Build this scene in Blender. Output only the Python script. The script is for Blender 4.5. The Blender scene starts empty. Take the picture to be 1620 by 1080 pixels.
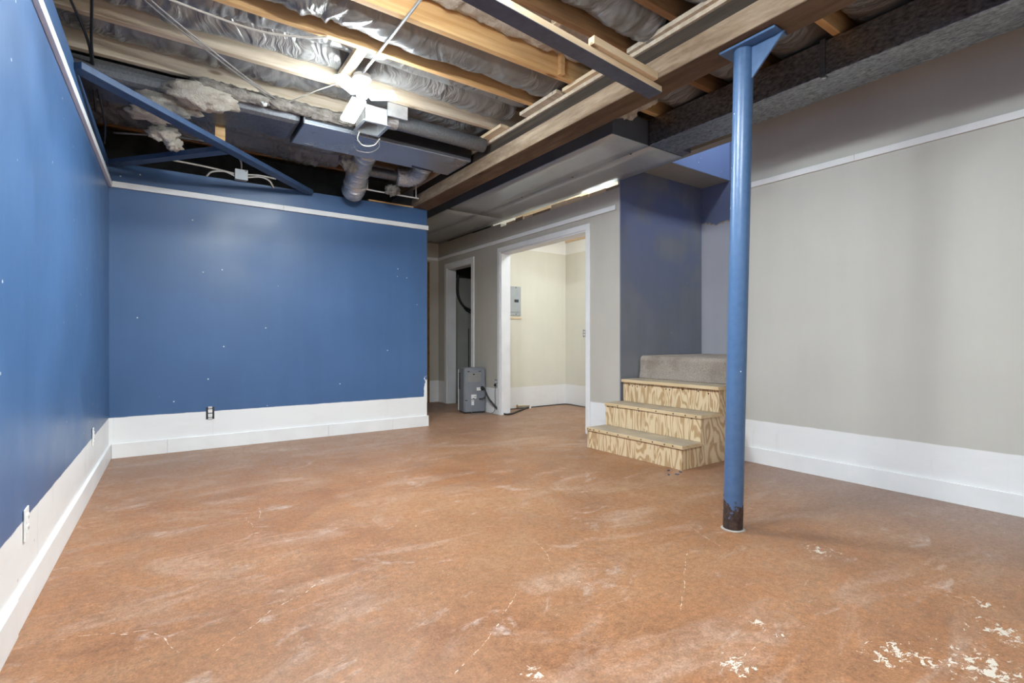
import bpy, math, random
from mathutils import Vector, Matrix, noise
random.seed(7)
scene = bpy.context.scene
col = scene.collection

# ------------------------------------------------------------------ camera, world, exposure
F_PX = 800.0
YAW = math.atan(557.0 / F_PX)
cam_data = bpy.data.cameras.new('camera'); cam = bpy.data.objects.new('camera', cam_data); col.objects.link(cam)
cam_data.sensor_width = 36.0; cam_data.lens = 36.0 * F_PX / 1620.0
cam_data.clip_start = 0.02
cam.location = (0, 0, 1.0); cam.rotation_euler = (math.pi / 2, 0, -YAW)
scene.camera = cam
w = bpy.data.worlds.new('world'); scene.world = w; w.use_nodes = True
w.node_tree.nodes['Background'].inputs[0].default_value = (0.9, 0.95, 1.0, 1)
w.node_tree.nodes['Background'].inputs[1].default_value = 0.05
vs = scene.view_settings
vs.view_transform = 'Standard'; vs.look = 'None'; vs.exposure = 0.86; vs.gamma = 1.0; vs.use_curve_mapping = False
LAMP_1 = 230.0     # emission of the lamp panels in view
LAMP_2 = 265.0     # the two sister lamps overhead, behind the frame edge
LAMP_ROOM = 85.0  # lamp inside the utility room
cy = scene.cycles
cy.max_bounces = 10; cy.diffuse_bounces = 7; cy.glossy_bounces = 4; cy.sample_clamp_indirect = 6.0

# ------------------------------------------------------------------ mesh helpers
class G:
    def __init__(s): s.v = []; s.f = []
    def add(s, v, f):
        n = len(s.v); s.v += [tuple(p) for p in v]; s.f += [tuple(i + n for i in q) for q in f]; return s
    def hexa(s, p):   # 4 bottom ccw, 4 top ccw
        return s.add(p, [(3,2,1,0),(4,5,6,7),(0,1,5,4),(1,2,6,5),(2,3,7,6),(3,0,4,7)])
    def box(s, x0, x1, y0, y1, z0, z1):
        return s.hexa([(x0,y0,z0),(x1,y0,z0),(x1,y1,z0),(x0,y1,z0),(x0,y0,z1),(x1,y0,z1),(x1,y1,z1),(x0,y1,z1)])
    def bar(s, a, b, wd, ht, up=(0,0,1)):
        a = Vector(a); b = Vector(b); d = (b - a).normalized(); up = Vector(up)
        u = d.cross(up).normalized() * wd / 2; v = u.cross(d).normalized() * ht / 2
        return s.hexa([a-u-v, a+u-v, b+u-v, b-u-v, a-u+v, a+u+v, b+u+v, b-u+v])
    def prism(s, poly, off):
        n = len(poly); off = Vector(off); p = [Vector(q) for q in poly]
        fs = [tuple(range(n))[::-1], tuple(range(n, 2*n))]
        fs += [(i, (i+1) % n, n+(i+1) % n, n+i) for i in range(n)]
        return s.add(p + [q + off for q in p], fs)
    def tube(s, pts, r, n=10, caps=True):
        pts = [Vector(p) for p in pts]; m = len(pts)
        rs = r if isinstance(r, (list, tuple)) else [r] * m
        t = [(pts[min(i+1, m-1)] - pts[max(i-1, 0)]).normalized() for i in range(m)]
        ref = Vector((0,0,1)) if abs(t[0].z) < .9 else Vector((1,0,0))
        u = t[0].cross(ref).normalized(); vs_ = []; 
        for i in range(m):
            if i: u = (u - t[i] * u.dot(t[i])).normalized()
            v = t[i].cross(u)
            for k in range(n):
                a = 2*math.pi*k/n; vs_.append(pts[i] + (u*math.cos(a) + v*math.sin(a)) * rs[i])
        fs = [(i*n+k, i*n+(k+1) % n, (i+1)*n+(k+1) % n, (i+1)*n+k) for i in range(m-1) for k in range(n)]
        if caps: fs += [tuple(range(n))[::-1], tuple((m-1)*n+k for k in range(n))]
        return s.add(vs_, fs)
    def cyl(s, a, b, r, n=16): return s.tube([a, b], r, n)
    def blob(s, c, rad, seed, amp=.3, freq=2.2, nu=28, nv=16):
        c = Vector(c); vs_ = []; o = Vector((seed*7.3, seed*3.1, seed*1.7))
        for j in range(nv+1):
            th = math.pi*j/nv
            for i in range(nu):
                ph = 2*math.pi*i/nu
                d = Vector((math.sin(th)*math.cos(ph), math.sin(th)*math.sin(ph), math.cos(th)))
                k = 1 + amp*noise.fractal(d*freq + o, .7, 2.2, 4)
                vs_.append(c + Vector((d.x*rad[0], d.y*rad[1], d.z*rad[2]))*k)
        fs = [(j*nu+i, (j+1)*nu+i, (j+1)*nu+(i+1) % nu, j*nu+(i+1) % nu) for j in range(nv) for i in range(nu)]
        return s.add(vs_, fs)
    def mesh(s, name):
        me = bpy.data.meshes.new(name); me.from_pydata(s.v, [], s.f); me.validate(); me.update(); return me

def tag(o, label=None, cat=None, group=None, kind=None):
    if label: o['label'] = label
    if cat: o['category'] = cat
    if group: o['group'] = group
    if kind: o['kind'] = kind
    return o
def obj(g, name, m, parent=None, smooth=False, bevel=0.0, **kw):
    me = g.mesh(name) if isinstance(g, G) else g
    if m is not None and not me.materials: me.materials.append(m)
    o = bpy.data.objects.new(name, me); col.objects.link(o)
    if smooth:
        for p in me.polygons: p.use_smooth = True
        if smooth == 'auto':
            try: me.set_sharp_from_angle(angle=math.radians(40))
            except Exception: pass
    if bevel:
        b = o.modifiers.new('bevel', 'BEVEL'); b.width = bevel; b.segments = 2; b.limit_method = 'ANGLE'
    if parent is not None:
        o.parent = parent
        o.matrix_parent_inverse = Matrix.Translation(-parent_loc(parent))
    return tag(o, **kw)
def parent_loc(p):
    l = p.location.copy(); q = p.parent
    return l
def empty(name, loc, **kw):
    o = bpy.data.objects.new(name, None); o.empty_display_size = .05; col.objects.link(o); o.location = loc
    return tag(o, **kw)
def spline(pts, n=8):
    P = [Vector(p) for p in pts]; P = [P[0]*2-P[1]] + P + [P[-1]*2-P[-2]]; out = []
    for i in range(1, len(P)-2):
        for k in range(n):
            t = k/n
            out.append(.5*((2*P[i]) + (P[i+1]-P[i-1])*t + (2*P[i-1]-5*P[i]+4*P[i+1]-P[i+2])*t*t + (3*P[i]-P[i-1]-3*P[i+1]+P[i+2])*t**3))
    out.append(P[-2]); return out

# ------------------------------------------------------------------ material helpers
class M:
    def __init__(s, name):
        s.m = bpy.data.materials.new(name); s.m.use_nodes = True; s.nt = s.m.node_tree
        s.b = s.nt.nodes['Principled BSDF']
        s.pos = s.nt.nodes.new('ShaderNodeNewGeometry').outputs['Position']
    def node(s, t, ins=None, **props):
        n = s.nt.nodes.new(t)
        for k, v in props.items(): setattr(n, k, v)
        for k, v in (ins or {}).items(): s.set(n.inputs[k], v)
        return n
    def set(s, inp, v):
        if isinstance(v, bpy.types.NodeSocket): s.nt.links.new(v, inp)
        elif isinstance(v, (tuple, list)) and inp.type == 'RGBA' and len(v) == 3: inp.default_value = (*v, 1)
        else: inp.default_value = v
    def scale(s, v, sc, off=(0,0,0)):
        return s.node('ShaderNodeMapping', {'Vector': v, 'Scale': sc, 'Location': off}).outputs[0]
    def noise(s, sc, vec=None, detail=4, rough=.55, dist=0.0):
        return s.node('ShaderNodeTexNoise', {'Vector': vec or s.pos, 'Scale': sc, 'Detail': detail, 'Roughness': rough, 'Distortion': dist}).outputs[0]
    def vor(s, sc, vec=None, feature='F1', out='Distance', rnd=1.0):
        n = s.node('ShaderNodeTexVoronoi', {'Vector': vec or s.pos, 'Scale': sc, 'Randomness': rnd}, feature=feature)
        return n.outputs[out]
    def math(s, op, a, b=0.0, c=0.0, clamp=False):
        n = s.node('ShaderNodeMath', operation=op, use_clamp=clamp); s.set(n.inputs[0], a); s.set(n.inputs[1], b); s.set(n.inputs[2], c)
        return n.outputs[0]
    def vm(s, op, a, b=None, sc=None, out=0):
        n = s.node('ShaderNodeVectorMath', operation=op); s.set(n.inputs[0], a)
        if b is not None: s.set(n.inputs[1], b)
        if sc is not None: s.set(n.inputs['Scale'], sc)
        return n.outputs[out]
    def rng(s, v, a, b, c=0.0, d=1.0, smooth=False):
        return s.node('ShaderNodeMapRange', {'Value': v, 'From Min': a, 'From Max': b, 'To Min': c, 'To Max': d}, interpolation_type='SMOOTHSTEP' if smooth else 'LINEAR').outputs[0]
    def mix(s, f, a, b, mode='MIX'):
        n = s.node('ShaderNodeMix', data_type='RGBA', blend_type=mode); s.set(n.inputs[0], f); s.set(n.inputs[6], a); s.set(n.inputs[7], b); return n.outputs[2]
    def xyz(s, v=None):
        return s.node('ShaderNodeSeparateXYZ', {0: v or s.pos}).outputs
    def out(s, color=None, rough=None, bump=None, bstr=.3, bdist=.01, metal=None, spec=None, **kw):
        if color is not None: s.set(s.b.inputs['Base Color'], color)
        if rough is not None: s.set(s.b.inputs['Roughness'], rough)
        if metal is not None: s.set(s.b.inputs['Metallic'], metal)
        if spec is not None: s.set(s.b.inputs['Specular IOR Level'], spec)
        for k, v in kw.items(): s.set(s.b.inputs[k.replace('_', ' ')], v)
        if bump is not None:
            s.set(s.b.inputs['Normal'], s.node('ShaderNodeBump', {'Height': bump, 'Strength': bstr, 'Distance': bdist}).outputs[0])
        return s.m

def plain(name, c, rough=.5, metal=0.0, var=.12, sc=14, bs=.1, spec=.5):
    m = M(name); n = m.noise(sc, detail=5)
    k = m.rng(n, .3, .7, 1-var, 1+var)
    cc = m.mix(1.0, c, m.node('ShaderNodeCombineColor', {0: k, 1: k, 2: k}).outputs[0], 'MULTIPLY')
    return m.out(cc, rough, n, bs, .004, metal, spec)

def paint_wall(name, upper, lower=None, edge=.348, rough=.45, specks=(.8,.82,.85), mott=.08, dark_specks=False, extra=None, edge_band=.0):
    m = M(name); n = m.noise(1.7, detail=5, rough=.6); f = m.noise(90, detail=2)
    streak = m.noise(1.0, m.scale(m.pos, (9, 9, .7)), detail=3)
    k = m.math('ADD', m.rng(n, .3, .7, 1-mott, 1+mott), m.rng(streak, .3, .7, -mott*.5, mott*.5))
    c = m.mix(1.0, upper, m.node('ShaderNodeCombineColor', {0: k, 1: k, 2: k}).outputs[0], 'MULTIPLY')
    # little knocks and paint specks
    vn = m.node('ShaderNodeTexVoronoi', {'Vector': m.pos, 'Scale': 8.0}); sp = m.rng(vn.outputs['Distance'], .040, .056, 1, 0)
    rr = m.xyz(vn.outputs['Color'])[0]
    sp = m.math('MULTIPLY', sp, m.rng(rr, .62, .66, 0, 1))
    c = m.mix(m.math('MULTIPLY', sp, .75), c, specks)
    sv = m.noise(1.0, m.scale(m.pos, (22, 22, 3.2)), detail=6, rough=.7)
    c = m.mix(m.rng(sv, .72, .78, 0, .35), c, specks)
    if extra: c = extra(m, c)
    if lower:
        z = m.xyz()[2]
        zz = m.math('ADD', z, m.rng(m.noise(9, detail=6), .3, .7, -.002, .002))
        lf = m.rng(zz, edge-.0025, edge+.0025, 1, 0)
        lc = m.mix(m.rng(m.noise(2.5, m.scale(m.pos, (1, 1, 3)), detail=7), .5, .75, 0, .12), lower, (.45,.44,.44))
        st_ = m.noise(1.0, m.scale(m.pos, (16, 16, 1.4)), detail=5, rough=.6)
        lc = m.mix(m.rng(st_, .62, .76, 0, .28), lc, (.40,.39,.40))
        lc = m.mix(m.math('MULTIPLY', sp, .5), lc, (.15,.14,.13))
        c = m.mix(lf, c, lc)
    return m.out(c, m.rng(n, .3, .7, rough-.06, rough+.08), f, .06, .002)

def wood(name, c1, c2, axis=0, rough=.6, knots=True, dirt=0.0, dirtc=(.05,.035,.025), band=26):
    m = M(name); sc = [band, band, band]; sc[axis] = 1.3
    oi = m.node('ShaderNodeObjectInfo').outputs['Random']
    v = m.vm('ADD', m.pos, m.node('ShaderNodeCombineXYZ', {0: m.math('MULTIPLY', oi, 13.7), 1: m.math('MULTIPLY', oi, 5.1), 2: m.math('MULTIPLY', oi, 9.3)}).outputs[0])
    g = m.noise(1.0, m.scale(v, tuple(sc)), detail=6, rough=.65, dist=.4)
    c = m.mix(m.rng(g, .32, .68), c1, c2)
    if knots:
        ks = [7, 7, 7]; ks[axis] = 2.2
        kd = m.vor(1.0, m.scale(v, tuple(ks)))
        c = m.mix(m.rng(kd, .06, .13, .75, 0), c, (c1[0]*.3, c1[1]*.22, c1[2]*.18))
    if dirt:
        ds = [3.2, 3.2, 3.2]; ds[axis] = 1.1; d = m.noise(1.0, m.scale(v, tuple(ds)), detail=8, rough=.7, dist=.5); c = m.mix(m.rng(d, .48-dirt*.15, .62, 0, min(1, dirt)), c, dirtc)
    return m.out(c, rough, g, .25, .004, spec=.2)

BLUE = (.052, .120, .265)
WHITE = (.80, .80, .81)
GREY = (.53, .515, .475)

def edge_wear(m, c):   # white scraped plaster along the free end of the back wall, low down
    x, y, z = m.xyz()
    a = m.rng(x, 2.515, 2.60, 0, 1); b = m.rng(z, .78, .42, 0, 1)
    n = m.noise(26, m.scale(m.pos, (1.5, 1, .5)), detail=5)
    f = m.rng(m.math('ADD', m.math('MULTIPLY', m.math('MULTIPLY', a, b), .9), n), .92, .96)
    return m.mix(f, c, WHITE)
m_blue_left = paint_wall('blue_paint_side', BLUE, WHITE, rough=.36, mott=.10)
m_blue_back = paint_wall('blue_paint_back', BLUE, WHITE, rough=.42, mott=.07, extra=edge_wear)
m_grey_right = paint_wall('grey_paint', GREY, WHITE, rough=.5, mott=.035, specks=(.16,.15,.14))
m_grey_corr = paint_wall('grey_paint_corridor', (.50,.47,.42), WHITE, edge=.355, rough=.55, mott=.05, specks=(.7,.69,.66))
m_cream = paint_wall('cream_paint', (.70,.68,.60), WHITE, edge=.32, rough=.5, mott=.03, specks=(.4,.38,.33),
                     extra=lambda m, c: m.mix(m.rng(m.xyz()[2], 2.378, 2.384), c, (.84,.84,.82)))
def slate_extra(m, c):
    n = m.noise(1.6, detail=3, dist=.6)
    z = m.xyz()[2]
    f = m.math('MULTIPLY', m.rng(n, .42, .60), m.rng(z, 1.1, 2.3, .25, 1.0))
    return m.mix(f, c, (.165, .190, .320))
m_slate = paint_wall('slate_paint', (.215,.225,.255), None, rough=.45, mott=.12, specks=(.45,.46,.5), extra=slate_extra)
def landing_extra(m, c):
    z = m.xyz()[2]; n = m.noise(5, detail=4)
    zz = m.math('ADD', z, m.rng(n, .3, .7, -.05, .05))
    c = m.mix(m.rng(zz, 2.325, 2.33), c, (.42,.33,.22))
    return m.mix(m.rng(zz, 2.34, 2.345), c, (.17, .195, .31))
m_landing = paint_wall('lavender_paint', (.46,.455,.50), None, rough=.5, mott=.05, extra=landing_extra)
m_bulk = paint_wall('bulkhead_blue_paint', (.185,.255,.47), None, rough=.45, mott=.05)
m_soffit = plain('soffit_drywall', (.36,.34,.29), .7, var=.06, sc=5)
m_white = plain('white_trim_paint', (.80,.80,.81), .42, var=.04, sc=5, bs=.05)
m_jamb = plain('white_jamb_paint', (.74,.74,.77), .45, var=.05, sc=4, bs=.05)
m_closet = paint_wall('closet_block_paint', (.34,.34,.31), None, rough=.7, mott=.12, specks=(.1,.1,.1),
                      extra=lambda m, c: m.mix(m.rng(m.xyz()[2], 2.06, 2.065), c, (.05,.05,.05)))
m_found = plain('foundation_dark_block', (.10,.095,.09), .9, var=.3, sc=6)
m_sub = wood('subfloor_boards', (.13,.085,.05), (.22,.15,.09), 1, .8, False, .5)
m_fresh = wood('fresh_pine', (.56,.32,.13), (.74,.50,.26), 0, .55)
m_pale = wood('pale_pine', (.64,.48,.30), (.78,.63,.44), 0, .6, True, .1)
m_greyw = wood('weathered_pine', (.46,.37,.27), (.66,.57,.46), 0, .65, True, .25, (.20,.14,.09))
m_brownw = wood('brown_joist', (.20,.10,.045), (.34,.19,.09), 0, .65, True, .3)
m_pale_y = wood('pale_pine_plate', (.62,.46,.29), (.78,.64,.46), 1, .6, True, .15)
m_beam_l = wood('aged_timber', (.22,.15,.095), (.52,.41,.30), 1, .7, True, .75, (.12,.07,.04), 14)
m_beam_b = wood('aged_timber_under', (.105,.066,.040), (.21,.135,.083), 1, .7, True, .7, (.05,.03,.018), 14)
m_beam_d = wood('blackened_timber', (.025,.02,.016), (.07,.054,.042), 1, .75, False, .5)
m_blueboard = plain('blue_board_paint', (.036,.072,.155), .5, var=.2, sc=20)
m_navy = plain('navy_board_paint', (.070,.085,.130), .5, var=.2, sc=20)
m_black = plain('black_rubber', (.018,.018,.02), .45, var=.2)
m_wire_w = plain('white_cable', (.62,.60,.55), .5)
m_wire_g = plain('grey_cable', (.20,.19,.19), .5)
m_pvc = plain('white_pipe', (.72,.72,.72), .4)
m_conduit = plain('galvanised_conduit', (.58,.59,.60), .38, .75)
m_foil = M('silver_foil')
_n = m_foil.noise(16, m_foil.scale(m_foil.pos, (1, 1, 2.5)), detail=5, rough=.7)
m_foil = m_foil.out((.62,.63,.65), .22, _n, 1.0, .02, .85)
m_bright = plain('white_enamel', (.82,.82,.82), .35, var=.03)
m_plastic_g = plain('grey_appliance_plastic', (.20,.215,.25), .42, var=.06, sc=8)
m_plastic_d = plain('dark_vent_plastic', (.03,.032,.036), .5)
m_vent = plain('taupe_louvre_plastic', (.27,.255,.235), .5, var=.05)
m_label = plain('white_sticker', (.75,.76,.78), .5, var=.05, sc=60)
m_box = plain('grey_enamel_box', (.40,.43,.46), .4, .2, var=.05)
m_brass = plain('screw_steel', (.035,.03,.028), .5, .4)

def metal_duct(name, c, rough, spangle, metal=.72):
    m = M(name); n = m.noise(2.5, detail=5, rough=.6)
    v = m.node('ShaderNodeTexVoronoi', {'Vector': m.scale(m.pos, (38, 38, 38)), 'Scale': 1.0}).outputs['Color']
    s = m.noise(70, m.scale(m.pos, (1, .45, 1)), detail=3, rough=.7)
    k = m.rng(s, .3, .7, 1-spangle, 1+spangle)
    k2 = m.math('MULTIPLY', k, m.rng(n, .3, .7, .88, 1.1))
    c = m.mix(1.0, c, m.node('ShaderNodeCombineColor', {0: k2, 1: k2, 2: k2}).outputs[0], 'MULTIPLY')
    return m.out(c, m.rng(n, .3, .7, rough-.07, rough+.1), m.noise(1.3, detail=2), .05, .02, metal)
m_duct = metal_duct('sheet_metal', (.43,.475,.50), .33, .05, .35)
m_duct_side = metal_duct('shaded_sheet_metal', (.20,.235,.30), .38, .06, .6)  # duct body metal, darkened in its colour for the girder's shadow
m_galv = metal_duct('galvanised_spangle', (.27,.275,.285), .36, .6, .88)
m_trunk = metal_duct('blue_grey_sheet_metal', (.50,.55,.63), .30, .04)
m_pipe_d = metal_duct('dull_round_duct', (.17,.18,.20), .40, .25, .6)

def bag_mat(name, c, rough):
    m = M(name)
    wv = m.vm('ADD', m.pos, m.vm('SCALE', m.node('ShaderNodeTexNoise', {'Vector': m.pos, 'Scale': 3.2, 'Detail': 2}).outputs['Color'], sc=.35))
    a = m.noise(1.0, m.scale(wv, (22, 6, 8)), detail=2, rough=.5)
    b = m.noise(1.0, m.scale(wv, (70, 26, 26)), detail=4, rough=.6)
    am = m.rng(m.noise(2.4, detail=2), .42, .62, .12, 1.0)
    h = m.math('MULTIPLY', am, m.math('ADD', m.rng(a, .35, .65), m.math('MULTIPLY', b, .3)))
    k = m.rng(m.noise(1.8, detail=4), .3, .7, .75, 1.2)
    cc = m.mix(1.0, c, m.node('ShaderNodeCombineColor', {0: k, 1: k, 2: k}).outputs[0], 'MULTIPLY')
    return m.out(cc, rough, h, .75, .016, .12, .7)
m_bag = bag_mat('grey_plastic_film', (.205,.20,.198), .29)
m_bag_d = bag_mat('dark_plastic_film', (.17,.163,.155), .34)
m = M('fibreglass_wool'); n = m.noise(9, detail=8, rough=.75); n2 = m.noise(60, detail=4, rough=.8)
m_fibre = m.out(m.mix(m.rng(n, .35, .7), (.46,.40,.33), (.80,.76,.69)), .95, m.math('ADD', n, m.math('MULTIPLY', n2, .5)), .9, .03)
m = M('dirty_fibreglass'); n = m.noise(11, detail=8, rough=.75); n2 = m.noise(70, detail=4, rough=.8)
m_fibre_d = m.out(m.mix(m.rng(n, .35, .7), (.16,.14,.12), (.50,.46,.42)), .95, m.math('ADD', n, m.math('MULTIPLY', n2, .5)), .9, .03)

# plywood: rotary-cut figure, light and brown bands
m = M('plywood')
oi = m.node('ShaderNodeObjectInfo').outputs['Random']
v = m.vm('ADD', m.pos, m.node('ShaderNodeCombineXYZ', {0: 0.0, 1: m.math('MULTIPLY', oi, 31.0), 2: m.math('MULTIPLY', oi, 17.0)}).outputs[0])
n = m.noise(1.0, m.scale(v, (4.0, 8.0, 1.7)), detail=2.5, rough=.5, dist=.45)
s_ = m.math('SINE', m.math('MULTIPLY', n, 66.0))
f = m.rng(s_, -.85, .35, 0, 1, True)
g2 = m.noise(1.0, m.scale(v, (60, 60, 6)), detail=3)
c = m.mix(f, (.46,.29,.145), (.72,.57,.37))
c = m.mix(m.rng(g2, .3, .7, 0, .25), c, (.55,.39,.22))
m_ply = m.out(c, .55, f, .06, .002)
m = M('worn_tread_wood'); n = m.noise(1.0, m.scale(m.pos, (20, 3, 20)), detail=6); d = m.noise(5, detail=6)
x, y, z = m.xyz(m.node('ShaderNodeNewGeometry').outputs['Normal'])
top = m.rng(z, .5, .8)
c = m.mix(m.rng(n, .3, .7), (.56,.40,.22), (.70,.54,.34))
m_tread = m.out(m.mix(m.math('MULTIPLY', top, m.rng(d, .25, .6, .45, .9)), c, (.30,.255,.205)), .6, n, .15, .003)

m = M('carpet_pile'); n = m.noise(140, detail=3, rough=.8); b = m.noise(4, detail=5)
c = m.mix(m.rng(n, .3, .7), (.27,.215,.175), (.62,.54,.475))
m_carpet = m.out(m.mix(m.rng(b, .50, .72, 0, .6), c, (.20,.15,.12)), .95, n, 1.0, .01, spec=.1)

# painted steel column with rust at its foot
m = M('blue_steel_paint'); z = m.xyz()[2]; n = m.noise(11, detail=6, rough=.65)
c = m.mix(m.rng(m.noise(30, detail=4), .3, .7), (.058,.120,.245), (.075,.145,.280))
vn = m.node('ShaderNodeTexVoronoi', {'Vector': m.pos, 'Scale': 14.0})
c = m.mix(m.math('MULTIPLY', m.rng(vn.outputs['Distance'], .03, .06, 1, 0), m.rng(m.xyz(vn.outputs['Color'])[0], .8, .82)), c, (.75,.77,.8))
rf = m.rng(m.math('ADD', z, m.rng(n, .3, .7, -.10, .10)), .135, .115, 0, 1)
rust = m.mix(m.rng(m.noise(45, detail=5), .35, .7), (.022,.014,.012), (.085,.045,.032))
m_col = m.out(m.mix(rf, c, rust), m.math('ADD', .34, m.math('MULTIPLY', rf, .4)), n, .12, .004)

# stained concrete floor
m = M('stained_concrete')
n1 = m.noise(1.1, detail=8, rough=.62, dist=.5); n2 = m.noise(6.0, detail=9, rough=.68, dist=.4); n3 = m.noise(130, detail=4, rough=.75)
swp = m.noise(1.0, m.scale(m.pos, (1.2, 3.0, 1)), detail=8, rough=.66, dist=1.3)
c = m.mix(m.rng(n1, .36, .64), (.215,.094,.044), (.335,.182,.098))
c = m.mix(m.rng(n2, .38, .64, 0, .75), c, (.325,.146,.065))
c = m.mix(m.rng(m.noise(13, detail=8, rough=.7), .50, .68, 0, .45), c, (.215,.10,.05))
hz = m.math('MULTIPLY', m.rng(swp, .52, .74, 0, .55), m.rng(n2, .30, .62, .35, 1))
c = m.mix(hz, c, (.52,.41,.345))
h2 = m.math('MULTIPLY', m.rng(m.noise(2.9, m.scale(m.pos, (1, 1.7, 1), (3, 1, 0)), detail=9, rough=.72, dist=.9), .585, .74, 0, .7), m.rng(m.noise(22, detail=5), .3, .6, .4, 1))
c = m.mix(h2, c, (.58,.50,.455))
x, y, z = m.xyz()
c = m.mix(m.math('MULTIPLY', m.rng(m.math('ADD', x, m.rng(n2, .3, .7, -.35, .35)), 2.9, 3.9, 0, .62), m.rng(y, 2.6, 2.0)), c, (.30,.225,.20))  # greyish dust along the right wall, with some shade put into the colour
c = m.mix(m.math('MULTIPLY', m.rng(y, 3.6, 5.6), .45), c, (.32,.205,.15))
k = m.math('MULTIPLY', m.rng(n3, .25, .75, .62, 1.38), m.rng(m.noise(38, detail=6, rough=.7), .3, .7, .74, 1.26))
c = m.mix(1.0, c, m.node('ShaderNodeCombineColor', {0: k, 1: k, 2: k}).outputs[0], 'MULTIPLY')
spots = [(2.06,.44,.20),(2.385,.458,.14),(1.955,.629,.10),(1.88,.64,.09),(1.746,.975,.07),(1.734,.90,.06),(1.46,.895,.09),(.925,1.212,.06),(2.60,1.14,.12),(2.575,.556,.07),(1.97,.54,.09),(3.40,3.10,.05)]
mask = None
for sx, sy, r in spots:
    d = m.vm('DISTANCE', m.pos, (sx, sy, 0), out=1); q = m.rng(d, r*1.1, r*.15, 0, 1)
    mask = q if mask is None else m.math('MAXIMUM', mask, q)
pn = m.noise(24, m.scale(m.pos, (1, 1.5, 1)), detail=9, rough=.74, dist=.5)
chip = m.rng(m.math('ADD', pn, m.math('MULTIPLY', mask, .165)), .672, .69)
bigm = m.rng(m.noise(2.3, m.scale(m.pos, (1, 1, 1), (4, 2, 0)), detail=2), .45, .62, -.05, .055)
chip = m.math('MAXIMUM', chip, m.rng(m.math('ADD', m.noise(48, detail=6, rough=.6, dist=.6), bigm), .755, .765))
segs = [((.151,1.884),(.215,1.946)),((.215,1.946),(.364,2.057)),((.364,2.057),(.559,2.196)),((-.023,2.135),(.058,1.941)),((-.234,2.255),(-.032,2.16)),((1.153,1.634),(.875,1.421)),((.875,1.421),(.723,1.343)),((1.531,1.98),(1.46,1.785)),((2.357,1.744),(2.23,1.384)),((2.046,1.486),(1.576,1.18)),((2.545,.696),(2.561,.618)),((1.379,.897),(1.619,.904)),((.928,1.265),(.944,1.154)),((.49,3.365),(.466,3.157)),((.404,3.225),(.406,3.044)),((1.391,1.666),(1.454,1.52))]
wp = m.vm('ADD', m.pos, m.vm('SCALE', m.vm('SUBTRACT', m.node('ShaderNodeTexNoise', {'Vector': m.pos, 'Scale': 7.0, 'Detail': 3}).outputs['Color'], (.5,.5,.5)), sc=.05))
scr = None
for (ax, ay), (bx_, by_) in segs:
    L = math.hypot(bx_-ax, by_-ay); d = ((bx_-ax)/L, (by_-ay)/L, 0)
    r_ = m.vm('SUBTRACT', wp, (ax, ay, 0)); t = m.node('ShaderNodeClamp', {0: m.vm('DOT_PRODUCT', r_, d, out=1), 1: 0.0, 2: L}).outputs[0]
    q = m.vm('LENGTH', m.vm('SUBTRACT', m.vm('MULTIPLY', r_, (1,1,0)), m.vm('SCALE', d, sc=t)), out=1)
    scr = q if scr is None else m.math('MINIMUM', scr, q)
sw = m.rng(m.noise(40, detail=5, rough=.7), .42, .75, -.001, .0048)
scm = m.math('MULTIPLY', m.math('LESS_THAN', scr, sw), .55)
c = m.mix(scm, c, (.72,.66,.57)); c = m.mix(m.math('MULTIPLY', chip, .85), c, (.60,.555,.475))
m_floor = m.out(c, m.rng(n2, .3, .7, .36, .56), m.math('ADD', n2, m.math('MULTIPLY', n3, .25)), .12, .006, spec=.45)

m = M('lamp_panel_glow'); m.b.inputs['Base Color'].default_value = (1,1,1,1)
def glow(name, s):
    m = M(name); m.set(m.b.inputs['Base Color'], (.9,.9,.9)); m.set(m.b.inputs['Emission Color'], (.90, .985, 1.0)); m.set(m.b.inputs['Emission Strength'], s); return m.m
m_glow1 = glow('lamp_panel_1', LAMP_1); m_glow2 = glow('lamp_panel_2', LAMP_2); m_glow3 = glow('lamp_panel_3', LAMP_ROOM); m_glow4 = glow('stair_fill_dome', 45.0)

# ------------------------------------------------------------------ the setting
YB, XR, XC, XE = 5.5, 4.04, 3.80, 2.60      # back wall face, right wall face, corridor wall face, free end of back wall
def XL(y): return -.357 - .017*(YB - y)      # left wall runs a little out of square
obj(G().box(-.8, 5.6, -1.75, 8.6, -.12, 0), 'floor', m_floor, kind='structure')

ya, yb = -1.6, YB + .12
obj(G().hexa([(-.75,ya,0),(XL(ya),ya,0),(XL(yb),yb,0),(-.75,yb,0),(-.75,ya,2.56),(XL(ya),ya,2.56),(XL(yb),yb,2.54),(-.75,yb,2.54)]), 'wall_left', m_blue_left, kind='structure')
obj(G().box(-.85,-.70, ya, 6.4, 2.55, 3.06), 'wall_foundation_left', m_found, kind='structure')
obj(G().hexa([(-.75,YB,0),(XE,YB,0),(XE,YB+.12,0),(-.75,YB+.12,0),(-.75,YB,2.53),(XE,YB,2.56),(XE,YB+.12,2.56),(-.75,YB+.12,2.53)]), 'wall_back', m_blue_back, kind='structure')
obj(G().box(-.75, XE, 6.3, 6.4, 2.4, 3.06).box(-.75, XE, YB+.12, 6.3, 2.38, 2.42), 'wall_closing_back', m_found, kind='structure')  # added dark closing wall and shelf, stop light leaking in above the back wall
obj(G().box(XE-.12, XE, YB+.12, 7.6, 0, 2.84), 'wall_corridor_left', m_grey_corr, kind='structure')
obj(G().box(-.8, XR+.1, ya-.1, ya, 0, 3.06), 'wall_front', m_grey_right, kind='structure')
obj(G().box(XR, XR+.10, ya, 2.45, 0, 2.84), 'wall_right', m_grey_right, kind='structure')
obj(G().box(XR, XR+.10, 2.45, 3.10, 2.765, 2.84), 'wall_right_header', m_soffit, kind='structure')
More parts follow.
